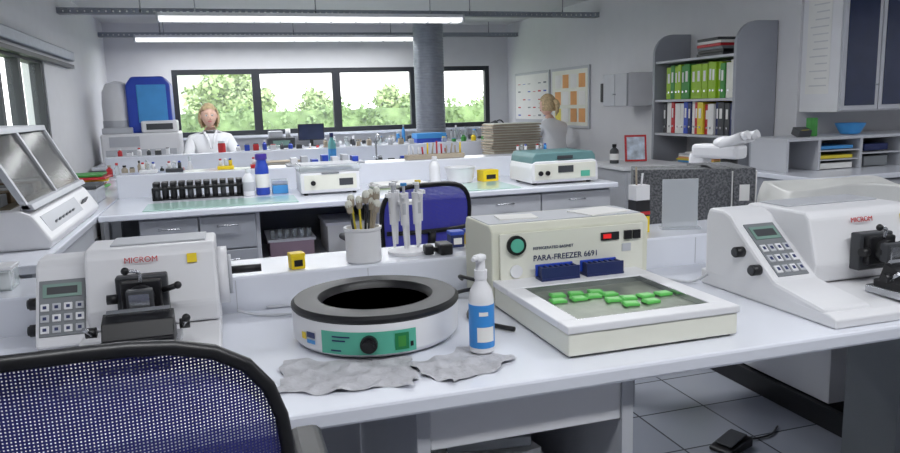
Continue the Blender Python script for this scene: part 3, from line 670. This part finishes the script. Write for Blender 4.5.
b=B('tissue_processor',(-.78,8.2,H+.001))
b.bx(-.38,.36,-.3,.3,0,.30,WHT,bev=.02).bx(-.34,.32,-.306,-.3,.05,.14,LGREY).bx(-.30,-.02,-.308,-.3,.17,.27,LGREY)
b.prism([(-.12,.30),(-.12,.78),(-.06,.86),(.24,.86),(.30,.78),(.30,.30)],'y',-.2,.28,BLUE,bev=.02).bx(-.02,.26,-.21,-.19,.4,.78,LBLUE,bev=.01).bx(.0,.34,-.26,.1,.30,.42,WHT,bev=.02).bx(.05,.3,-.265,-.26,.33,.39,DGREY)
b.lathe((-.22,-.03,.30),[(.15,0),(.15,.30),(.14,.42),(.10,.5),(0,.53)],WHT,seg=28)
b.lathe((-.22,-.03,.30),[(.155,.02),(.156,.03),(.156,.12),(.155,.13)],LGREY,seg=28)
b.bx(-.36,-.08,-.29,-.1,.30,.36,LGREY,bev=.01).done()

# ------------------------------------------------------------------ right wall
b=B('whiteboard'); b.bx(XR-.02,XR-.002,8.12,9.2,1.01,1.63,LGREY,bev=.003).bx(XR-.023,XR-.019,8.15,9.17,1.04,1.60,PAPER)
for i in range(6):
    for j in range(5): 
        if random.random()<.7: b.bx(XR-.0245,XR-.023,8.2+.16*i,8.28+.16*i,1.08+.1*j,1.083+.1*j+.02*random.random(),random.choice([RED,BLUE,MGREY]))
b.bx(XR-.06,XR-.02,8.2,9.1,1.0,1.012,LGREY).done()
b=B('notice_board'); b.bx(XR-.02,XR-.002,7.12,8.06,.95,1.63,LGREY,bev=.003).bx(XR-.023,XR-.019,7.15,8.03,.98,1.60,IVORY)
for i in range(4):
    for j in range(3):
        b.bx(XR-.0255,XR-.023,7.2+.2*i,7.35+.2*i,1.02+.19*j,1.17+.19*j,random.choice([ORG,PAPER,PAPER,ORG,YEL]))
b.done()
b=B('wall_telephone'); b.bx(XR-.05,XR-.001,6.62,6.80,1.22,1.42,LGREY,bev=.01).bx(XR-.075,XR-.05,6.72,6.78,1.23,1.42,DGREY,bev=.01).bx(XR-.055,XR-.05,6.64,6.70,1.25,1.34,BLACK)
b.bx(XR-.09,XR-.001,6.40,6.56,1.24,1.38,DGREY,bev=.01).bx(XR-.093,XR-.09,6.43,6.53,1.27,1.35,LCD).done()
b=B('wall_cabinet'); b.bx(3.5,XR-.002,5.85,6.28,1.19,1.49,WHT,bev=.003).bx(3.482,3.499,5.855,6.062,1.195,1.485,LGREY,bev=.002).bx(3.482,3.499,6.068,6.275,1.195,1.485,LGREY,bev=.002).cyl((3.482,6.05,1.3),(3.465,6.05,1.3),.006,STEEL).cyl((3.482,6.08,1.3),(3.465,6.08,1.3),.006,STEEL).done()
b=B('low_cabinet'); b.bx(2.82,3.36,4.75,5.35,.04,.73,LGREY,bev=.003).bx(2.80,3.38,4.73,5.37,.73,.757,WHT,bev=.003).bx(2.85,3.33,4.79,5.3,.001,.04,BLACK)
drawers(b,2.83,3.35,4.75,.06,.72,1,3,LGREY); b.done()
b=B('picture_frame',(3.12,5.1,.758),-20); b.box((0,0,.11),(.17,.012,.21),RED,rot=(-12,0,0)).box((0,-.008,.11),(.14,.004,.18),mat('photo_print',(190,200,214),.4,var=.4,scale=18),rot=(-12,0,0)).box((0,.05,.06),(.03,.006,.13),DGREY,rot=(30,0,0)).done()
bottle('brown_bottle',(2.93,5.1,.758),.035,.15,DGREY,BLACK,PAPER)

b=B('bookcase')
def panel(y):
    pr=[(3.45,.001),(3.45,1.60)]
    for k in range(1,9):
        a=math.radians(180-90*k/8); pr.append((3.62+.17*math.cos(a),1.60+.17*math.sin(a)))
    pr+=[(3.79,1.77),(3.79,.001)]
    b.prism(pr,'y',y,y+.03,GREY)
panel(4.35); panel(5.36)
b.bx(3.775,3.79,4.38,5.36,.02,1.56,LGREY)
for z in (.08,.42,.70,.97,1.24,1.55): b.bx(3.46,3.775,4.38,5.36,z-.018,z,LGREY)
b.done()
def binders(z,h,cols,seed,y0=4.40,y1=5.33):
    rr=random.Random(seed); b=B('ring_binder_row',(0,0,z+.001)); y=y0
    while y<y1-.06:
        w=rr.choice([.045,.055,.07,.07]); hh=h*rr.uniform(.9,1); c=rr.choice(cols); x=3.49+rr.uniform(0,.02)
        b.bx(x,3.76,y,y+w-.003,0,hh,c,bev=.003).bx(x-.0015,x,y+w*.28,y+w*.68,hh*.5,hh*.80,PAPER).cyl((x-.001,y+w*.48,hh*.22),(x-.002,y+w*.48,hh*.22),.009,STEEL,seg=12)
        y+=w
    b.done()
binders(1.24,.275,[LIME,LIME,GRN,LIME,GRN,GRN,LIME,mat('white_binder',(225,225,215),.5)],11)
binders(.97,.25,[BLUE,YEL,NAVY,PAPER,DGREY,DGREY,PAPER,BLACK,NAVY,DGREY,RED],12)
binders(.42,.25,[DGREY,NAVY,PAPER,GRN],13)
b=B('magazine_stack',(3.62,4.72,1.551))
for i,c in enumerate((DGREY,BLACK,MGREY,RED,PAPER,DGREY)): b.box((0,random.uniform(-.02,.02),.012+.022*i),(.24,.32-.01*i,.020),c,rot=(0,0,random.uniform(-5,5)),bev=.002)
b.done()
b=B('folder_pile',(3.62,4.85,.701))
for i in range(9): b.box((0,random.uniform(-.05,.05),.008+.014*i),(.24,.6-.03*i,.011),random.choice([PAPER,LGREY,YEL,LBLUE,ORG]),rot=(0,0,random.uniform(-4,4)),bev=.001)
b.done()

b=B('glass_door_cabinet')
b.bx(3.82,5.4,3.82,YA-.002,1.13,2.29,WHT,bev=.002)
x=3.825
for k in range(5):
    w_=.31; b.bx(x,x+w_-.006,3.798,3.818,1.14,2.28,LGREY,bev=.002).bx(x+.03,x+w_-.036,3.794,3.7975,1.17,2.25,DGLASS); b.cyl((x+w_-.02,3.798,1.3),(x+w_-.02,3.785,1.3),.006,STEEL); x+=w_
b.bx(3.817,3.8195,3.90,4.10,1.25,1.92,PAPER)
NOTE=mat('note_text',(206,206,208),.8)
for j in range(12): b.bx(3.8155,3.817,3.92,4.02+.06*random.random(),1.30+.048*j,1.308+.048*j,NOTE)
b.done()
b=B('laboratory_bench'); b.bx(3.3,5.6,3.45,4.13,.728,.76,WHITE,bev=.005).bx(3.32,4.2,3.5,4.1,.06,.727,GREY).bx(4.6,5.5,3.5,4.1,.06,.727,GREY).bx(3.34,4.18,3.55,4.1,.001,.06,BLACK)
drawers(b,3.32,4.2,3.5,.07,.72,2,2,LGREY); drawers(b,4.6,5.5,3.5,.07,.72,2,2,LGREY); b.done()
b=B('shelf_hutch')
b.bx(3.4,5.2,3.78,4.12,.955,.975,LGREY,bev=.002).bx(3.4,5.2,4.11,4.125,.765,.955,GREY)
for x in (3.41,3.66,4.0,4.35,4.8,5.18): b.bx(x-.009,x+.009,3.78,4.11,.762,.955,LGREY)
for (x0,x1,z) in ((3.67,3.99,.82),(3.67,3.99,.88),(4.01,4.34,.85)): b.bx(x0,x1,3.79,4.11,z,z+.008,LGREY)
b.done()
b=B('document_pile',(3.83,3.94,.763)); b.box((0,0,.02),(.26,.26,.035),PAPER).box((0,0,.078),(.26,.26,.02),YEL).box((0,0,.14),(.26,.26,.02),LBLUE).done()
b=B('box_pile',(4.17,3.94,.763)); b.box((0,0,.035),(.2,.24,.065),MGREY,bev=.003).box((.02,0,.125),(.2,.2,.045),NAVY,bev=.003).done()
b=B('blue_glass_bowl',(4.05,3.93,.976)); b.lathe((0,0,0),[(.04,0),(.06,.005),(.09,.06),(.095,.075),(.088,.075),(.055,.012),(0,.01)],LBLUE).done()
b=B('desk_calculator',(3.62,3.9,.976)); b.box((0,0,.03),(.1,.07,.05),DGREY,rot=(20,0,0),bev=.004).box((0,-.03,.036),(.06,.004,.02),YELLOW,rot=(20,0,0)).box((.1,.02,.06),(.05,.05,.12),GRN,bev=.003).done()

# ------------------------------------------------------------------ right return bench items
def lever_file(loc,rz,n,h=.24):
    b=B('speckled_archive_box',loc,rz)
    x=0
    for i in range(n): b.bx(x,x+.076,-.14,.14,0,h,SPECK,bev=.002).bx(x+.078,x+.082,-.138,.138,0.002,h-.01,PAPER); b.bx(x+.02,x+.056,-.1415,-.14,h*.5,h*.75,PAPER if i else SPECK); x+=.085
    b.done()
lever_file((1.545,2.27,H+.001),62,2,.235); lever_file((1.70,2.34,H+.001),-18,2,.235)
b=B('microscope',(2.02,2.64,H+.001),20)
b.box((0,0,.02),(.2,.26,.04),WHT,bev=.012).box((0,.09,.14),(.07,.08,.22),WHT,bev=.015).box((0,.0,.26),(.09,.22,.06),WHT,bev=.015).box((0,-.03,.11),(.14,.14,.015),BLACK,bev=.002)
b.cyl((0,-.05,.24),(0,-.05,.20),.035,BLACK); 
for a in (0,120,240): b.cyl((.015*math.cos(a),-.05+.015*math.sin(a),.21),(.025*math.cos(a),-.05+.025*math.sin(a),.15),.012,STEEL)
b.sph((0,-.03,.295),(.05,.05,.03),WHT)
for sx in (-1,1): b.cyl((sx*.03,-.03,.29),(sx*.035,-.13,.325),.022,WHT).cyl((sx*.035,-.13,.325),(sx*.036,-.155,.335),.018,WHT); b.cyl((sx*.035,.1,.1),(sx*.065,.1,.1),.025,BLACK)
b.done()
b=B('covered_instrument',(2.42,2.42,H+.001),-6)
COVM=mat('dust_cover',(218,218,214),.35,var=.04,bump=.4,bscale=9)
def cov(u,v):
    a=u*2*math.pi; n=5; c=math.cos(a); s=math.sin(a); r=1/((abs(c)**n+abs(s)**n)**(1/n)); 
    k=1-.25*v**3 if v<.8 else (1-.25*.512)*(1-(v-.8)/.2)
    return (.29*r*c*k,.15*r*s*k,(.12+.012*math.sin(3*a))*min(1,v/.7) if v<.8 else .12+.012*math.sin(3*a)*(1-(v-.8)/.2)+.02*(v-.8)/.2)
b.grid(cov,48,20,COVM).bx(-.22,.22,-.1,.1,0,.08,LGREY).done()
b=B('pen_holder',(3.15,2.4,H+.001)); b.lathe((0,0,0),[(.035,0),(.035,.1),(.03,.1),(.03,.01),(0,.01)],MGREY)
for i in range(5): b.cyl((.01*math.cos(i*1.3),.01*math.sin(i*1.3),.012),(.03*math.cos(i*1.3),.03*math.sin(i*1.3),.15),.004,[RED,BLUE,BLACK,GRN,YELLOW][i],seg=8)
b.done()

# ------------------------------------------------------------------ people
def skin_mesh(verts,edges,root=0,sub=2):
    me=bpy.data.meshes.new('sk'); me.from_pydata([v[:3] for v in verts],edges,[]); o=bpy.data.objects.new('sk',me); COL.objects.link(o)
    md=o.modifiers.new('s','SKIN'); md.use_smooth_shade=True
    sv=me.skin_vertices[0].data
    for i,v in enumerate(verts):
        r=v[3]; sv[i].radius=r if hasattr(r,'__len__') else (r,r); sv[i].use_root=(i==root)
    s=o.modifiers.new('u','SUBSURF'); s.levels=sub; s.render_levels=sub
    bpy.context.view_layer.update()
    out=bpy.data.meshes.new_from_object(o.evaluated_get(bpy.context.evaluated_depsgraph_get()))
    bpy.data.objects.remove(o); return out
def addmesh(b,me,matf):
    t=bmesh.new(); t.from_mesh(me); bpy.data.meshes.remove(me)
    for f in t.faces:
        f.smooth=True; f.material_index=b.mi(matf(f.calc_center_median()))
    m2=bpy.data.meshes.new('t'); t.to_mesh(m2); t.free(); b.bm.from_mesh(m2); bpy.data.meshes.remove(m2)
def hand(b,wrist,direc,palmn,side):
    w=Vector(wrist); d=Vector(direc).normalized(); n=Vector(palmn).normalized(); s_=d.cross(n).normalized()*side
    V=[(*w,.017)]; E=[]
    V.append((*(w+d*.035),(.024,.014))); E.append((0,1))
    lens=[.062,.072,.068,.052]
    for k in range(4):
        off=(-1.5+k)*.0185
        base=w+d*.075+s_*off; V.append((*base,.0095)); E.append((1,len(V)-1))
        p=base; dd=d.copy()
        for j in range(3):
            dd=(dd+n*.38).normalized(); p=p+dd*lens[k]*[.42,.32,.26][j]; V.append((*p,.0085-.0008*j)); E.append((len(V)-2,len(V)-1))
    p=w+d*.03-s_*.028; V.append((*p,.011)); E.append((1,len(V)-1))
    for j in range(2):
        p=p+(d*.7-s_*.55+n*.35).normalized()*.03; V.append((*p,.0095)); E.append((len(V)-2,len(V)-1))
    addmesh(b,skin_mesh(V,E,0,2),lambda c:SKIN)
def woman(loc,rz,hair_long,lw,rw,lean=.0,headturn=0,name='woman'):
    root=bpy.data.objects.new(name,None); COL.objects.link(root); root.location=loc; root.rotation_euler=(0,0,math.radians(rz)); root.scale=(1.02,1.02,1.02)
    b=B('body')
    L=lean
    V=[(0,.02,.50,(.16,.12)),(0,.015-L*.3,.65,(.13,.105)),(0,.0-L*.6,.82,(.155,.11)),(0,-.0-L*.9,.965,(.13,.09)),(0,-.01-L,1.035,(.055,.05)),(0,-.03-L,1.10,.045)]
    E=[(0,1),(1,2),(2,3),(3,4),(4,5)]
    for sx,wr in ((-1,lw),(1,rw)):
        i=len(V); wr=Vector(wr); sh=Vector((sx*.165,.0-L*.9,.965))
        el=(sh+wr)/2+Vector((sx*.09,.06,-.13))
        V+= [(*sh,.062),(*((sh+el)/2),.053),(*el,.046),(*((el+wr)/2),.039),(*wr,.030)]
        E+= [(3,i),(i,i+1),(i+1,i+2),(i+2,i+3),(i+3,i+4)]
        j=len(V)
        V+= [(sx*.09,-.04,.51,.085),(sx*.11,-.24,.52,.075),(sx*.12,-.42,.50,.056),(sx*.12,-.40,.28,.05),(sx*.12,-.38,.09,.036),(sx*.125,-.44,.045,.036),(sx*.13,-.54,.035,.03)]
        E+= [(0,j),(j,j+1),(j+1,j+2),(j+2,j+3),(j+3,j+4),(j+4,j+5),(j+5,j+6)]
    def mf(c):
        if c.z>1.055 and abs(c.x)<.07: return SKIN
        if c.z<.12: return BLACK
        if c.z<.44 or (c.y<-.36 and c.z<.58): return TROUS
        return COAT
    addmesh(b,skin_mesh(V,E,0,2),mf)
    for sx in (-1,1):
        b.tube([(sx*.045,.03-L,1.05),(sx*.055,-.045-L,1.04),(sx*.03,-.10-L,.98),(sx*.008,-.115-L*.8,.88)],[.014,.014,.012,.006],COAT,flat=.5)
    for z in (.84,.76,.68): b.cyl((.01,-.10-L*.6,z),(.01,-.122-L*.6,z),.007,LGREY,seg=10)
    for sx,wr in ((-1,lw),(1,rw)):
        wr=Vector(wr); sh=Vector((sx*.165,-L*.9,.965)); el=(sh+wr)/2+Vector((sx*.09,.06,-.13)); d=(wr-el).normalized()
        b.cyl(tuple(wr-d*.02),tuple(wr+d*.008),.035,COAT,r2=.036)
        hand(b,wr+d*.005,d+Vector((0,0,-.15)),Vector((0,0,-1)),sx)
    b.done(root)
    h=B('head',(0,-.045-L,1.19),headturn)
    t=bmesh.new(); bmesh.ops.create_uvsphere(t,u_segments=40,v_segments=28,radius=1)
    for v in t.verts:
        x,y,z=v.co
        if z<0:
            k=1-.38*(-z)**1.6; x*=k; 
            if y<0: y*=1-.10*(-z)
            else: y*=1-.45*(-z)
        if y<0 and abs(z)<.5: y*=1-.06*(1-abs(z)/.5)
        g=math.exp(-((x/.13)**2)-(((z+.12)/.20)**2)); 
        if y<0: y-=.20*g*(1 if z>-.32 else .2)
        for sx in (-1,1):
            g=math.exp(-(((x-sx*.36)/.16)**2)-(((z-.03)/.12)**2)); 
            if y<0: y+=.10*g
        v.co=(x*.073,y*.092,z*.113)
    h._merge(t,SKIN,True)
    for sx in (-1,1):
        h.sph((sx*.027,-.078,.004),(.0115,.009,.008),EYEW,seg=12).sph((sx*.027,-.0855,.004),(.0045,.003,.0045),IRIS,seg=10)
        h.tube([(sx*.014,-.088,.022),(sx*.028,-.088,.027),(sx*.042,-.08,.022)],.0025,BLOND,seg=6)
        h.sph((sx*.074,.005,-.005),(.009,.018,.028),SKIN,rot=(10,0,0),seg=12)
        h.sph((sx*.010,-.098,-.026),(.007,.007,.006),SKIN,seg=10)
    h.sph((0,-.084,-.050),(.021,.007,.0045),LIP,seg=12).sph((0,-.083,-.057),(.018,.007,.005),LIP,seg=12)
    t=bmesh.new(); bmesh.ops.create_uvsphere(t,u_segments=40,v_segments=28,radius=1)
    kill=[f for f in t.faces if (lambda c:(c.y<-.15 and c.z<.58-.25*abs(c.x)) or c.z<-.55)(f.calc_center_median())]
    bmesh.ops.delete(t,geom=kill,context='FACES')
    for v in t.verts:
        x,y,z=v.co; k=1+.02*math.sin(14*math.atan2(x,z)); v.co=(x*.084*k,(y*.104+.006)*k,z*.120*k+.004)
    h._merge(t,BLOND,True)
    if hair_long:
        for i in range(17):
            a=math.radians(-5+190*i/16); x=.080*math.cos(a); y=.098*math.sin(a)+.01
            l=-.105+.012*math.sin(i*2.1)
            h.tube([(x*.8,y*.8+.01,.07),(x*1.03,y+.006,.0),(x*1.04,y*1.0+.008,-.05),(x*.88,y*.9+.008,l)],[.012,.016,.015,.008],BLOND,seg=8)
    else:
        h.tube([(0,.085,.03),(0,.115,.04),(0,.135,.0),(0,.13,-.06),(0,.115,-.11)],[.018,.024,.026,.020,.007],BLOND,seg=12).sph((0,.09,.035),(.018,.012,.018),NAVY,seg=12)
    h.done(root)
    return root
woman((-.125,7.62,.0),4,True,(-.14,-.36,.80),(.18,-.37,.80),lean=.04,headturn=0)
woman((3.49,7.26,.0),-158,False,(-.14,-.42,.80),(.14,-.40,.80),lean=.12,headturn=6)
def stool(loc):
    b=B('lab_stool',loc); b.lathe((0,0,0),[(0,.34),(.17,.34),(.185,.36),(.185,.395),(.16,.41),(0,.41)],SEATF,seg=28).cyl((0,0,.34),(0,0,.08),.025,STEEL)
    for k in range(5):
        a=math.radians(72*k+15); b.tube([(0,0,.1),(.24*math.cos(a),.24*math.sin(a),.055)],.015,BLACK,smoothn=1); b.sph((.24*math.cos(a),.24*math.sin(a),.027),.026,BLACK,seg=12)
    b.done()
stool((-.125,7.68,.001)); stool((3.50,7.22,.001))
b=B('red_sample_jar',(-.02,6.66,.901)); b.lathe((0,0,0),[(.03,0),(.032,.01),(.032,.07),(.028,.08)],RED,seg=20).cyl((0,0,.08),(0,0,.10),.03,WHT).done()

# ------------------------------------------------------------------ outdoors
B('exterior_ground').bx(-25,30,YB+.2,45,-.3,-.2,GRASS).bx(-25,XL-.2,-6,YB+.2,-.3,-.2,GRASS).done()
def foliage(b,cent,n,rs,m,seed,leaf=.07):
    rr=random.Random(seed); t=bmesh.new()
    for _ in range(n):
        c=rr.choice(cent); d=Vector((rr.gauss(0,1),rr.gauss(0,1),rr.gauss(0,1))).normalized()*rs*rr.uniform(.6,1.1)
        p=Vector(c)+d; a=Vector((rr.gauss(0,1),rr.gauss(0,1),rr.gauss(0,1))).normalized(); q=a.cross(d.normalized() if d.length else a)
        if q.length<.01: continue
        q.normalize(); s=leaf*rr.uniform(.5,1.3)
        t.faces.new([t.verts.new(p+a*s),t.verts.new(p+q*s*.6),t.verts.new(p-a*s),t.verts.new(p-q*s*.6)])
    b._merge(t,m,False)
def plant(name,loc,sx,sy,z0,z1,m,seed,n=5000,lumps=24,rs=.4,leaf=.08,trunk=True):
    rr=random.Random(seed); b=B(name,loc); cent=[]
    for _ in range(lumps):
        while True:
            u,v,w_=rr.uniform(-1,1),rr.uniform(-1,1),rr.uniform(-1,1)
            if not trunk or u*u+v*v+w_*w_<1: break
        cent.append((u*sx,v*sy,(z0+z1)/2+w_*(z1-z0)/2))
    foliage(b,cent,n,rs,m,seed+1,leaf)
    if trunk:
        b.cyl((0,0,0),(0,0,(z0+z1)/2),.09,BARK,r2=.05,seg=10)
        for c in cent[:8]: b.cyl((0,0,(z0+z1)/2-.3),c,.03,BARK,r2=.012,seg=6)
    return b.done()
B('garden_house',(-1.5,30,-.2)).bx(-3,3,0,5,0,3.2,WALL).prism([(-3.4,3.2),(0,5),(3.4,3.2)],'y',-.3,5.3,WOOD).bx(-1.5,-.7,-.05,0,1,2.2,DGREY).bx(.8,1.6,-.05,0,1,2.2,DGREY).done()
b=B('hedge',(6,15,-.2)); b.bx(-8,8,-.25,.35,0,1.42,LEAF2)
rr=random.Random(5); foliage(b,[(rr.uniform(-8,8),rr.uniform(-.3,0),rr.uniform(.2,1.45)) for _ in range(320)],20000,.22,LEAF2,6,.06); b.done()
plant('tree',(.1,19,-.2),1.0,.8,.9,2.3,LEAF,21,5000,24,.32,.08)
plant('tree',(2.6,20,-.2),.6,.5,.9,1.95,LEAF,23,2800,14,.26,.07)
plant('tree',(5.6,22,-.2),1.1,.6,.9,2.0,LEAF,25,3800,20,.28,.08)
plant('tree',(8.8,22,-.2),1.0,.8,.9,2.1,LEAF,27,4000,22,.30,.08)
plant('garden_shrub',(-4.2,7.0,-.2),.7,2.2,.4,1.7,LEAF,40,9000,40,.35,.07,trunk=False)

# ------------------------------------------------------------------ lights
def area(name,loc,sx,sy,power,rot=(0,0,0),col=(.96,.98,1)):
    l=bpy.data.lights.new(name,'AREA'); l.shape='RECTANGLE'; l.size=sx; l.size_y=sy; l.energy=power; l.color=col
    o=bpy.data.objects.new(name,l); COL.objects.link(o); o.location=loc; o.rotation_euler=[math.radians(a) for a in rot]
area('lamp_light_1',(.9,6.78,2.0),2.6,.15,28); area('lamp_light_2',(.75,8.95,2.02),3,.15,27)
area('fill_light_3',(.9,3.4,2.12),2.9,.18,42); area('fill_light_4',(.9,.4,2.12),2.9,.18,34); area('fill_light_5',(4.6,1.8,2.12),1.9,.18,29)  # added fill lights out of view, brightening the front benches and alcove
W=bpy.data.worlds.new('world'); SC.world=W; W.use_nodes=True; nt=W.node_tree; bg=nt.nodes['Background']
tc=nt.nodes.new('ShaderNodeTexCoord'); sp=nt.nodes.new('ShaderNodeSeparateXYZ'); cr=nt.nodes.new('ShaderNodeValToRGB')
nt.links.new(tc.outputs['Generated'],sp.inputs[0]); nt.links.new(sp.outputs['Z'],cr.inputs[0])
cr.color_ramp.elements[0].color=(1,1,1,1); cr.color_ramp.elements[1].color=(.78,.88,1,1); cr.color_ramp.elements[1].position=.8
nt.links.new(cr.outputs[0],bg.inputs[0]); bg.inputs[1].default_value=3.4
s=bpy.data.lights.new('sun','SUN'); s.energy=2.0; s.angle=.05; so=bpy.data.objects.new('sun',s); COL.objects.link(so); so.rotation_euler=(math.radians(40),0,math.radians(25))

# ------------------------------------------------------------------ camera
cam=bpy.data.cameras.new('camera'); o=bpy.data.objects.new('camera',cam); COL.objects.link(o)
cam.sensor_width=22.3; cam.lens=18.0; cam.clip_start=.05; cam.clip_end=200
o.matrix_world=Matrix.Translation((0,0,1.25))@Matrix.Rotation(math.radians(-17),4,'Z')@Matrix.Rotation(math.radians(90-9.5),4,'X')@Matrix.Rotation(math.radians(-1.7),4,'Z')
SC.camera=o
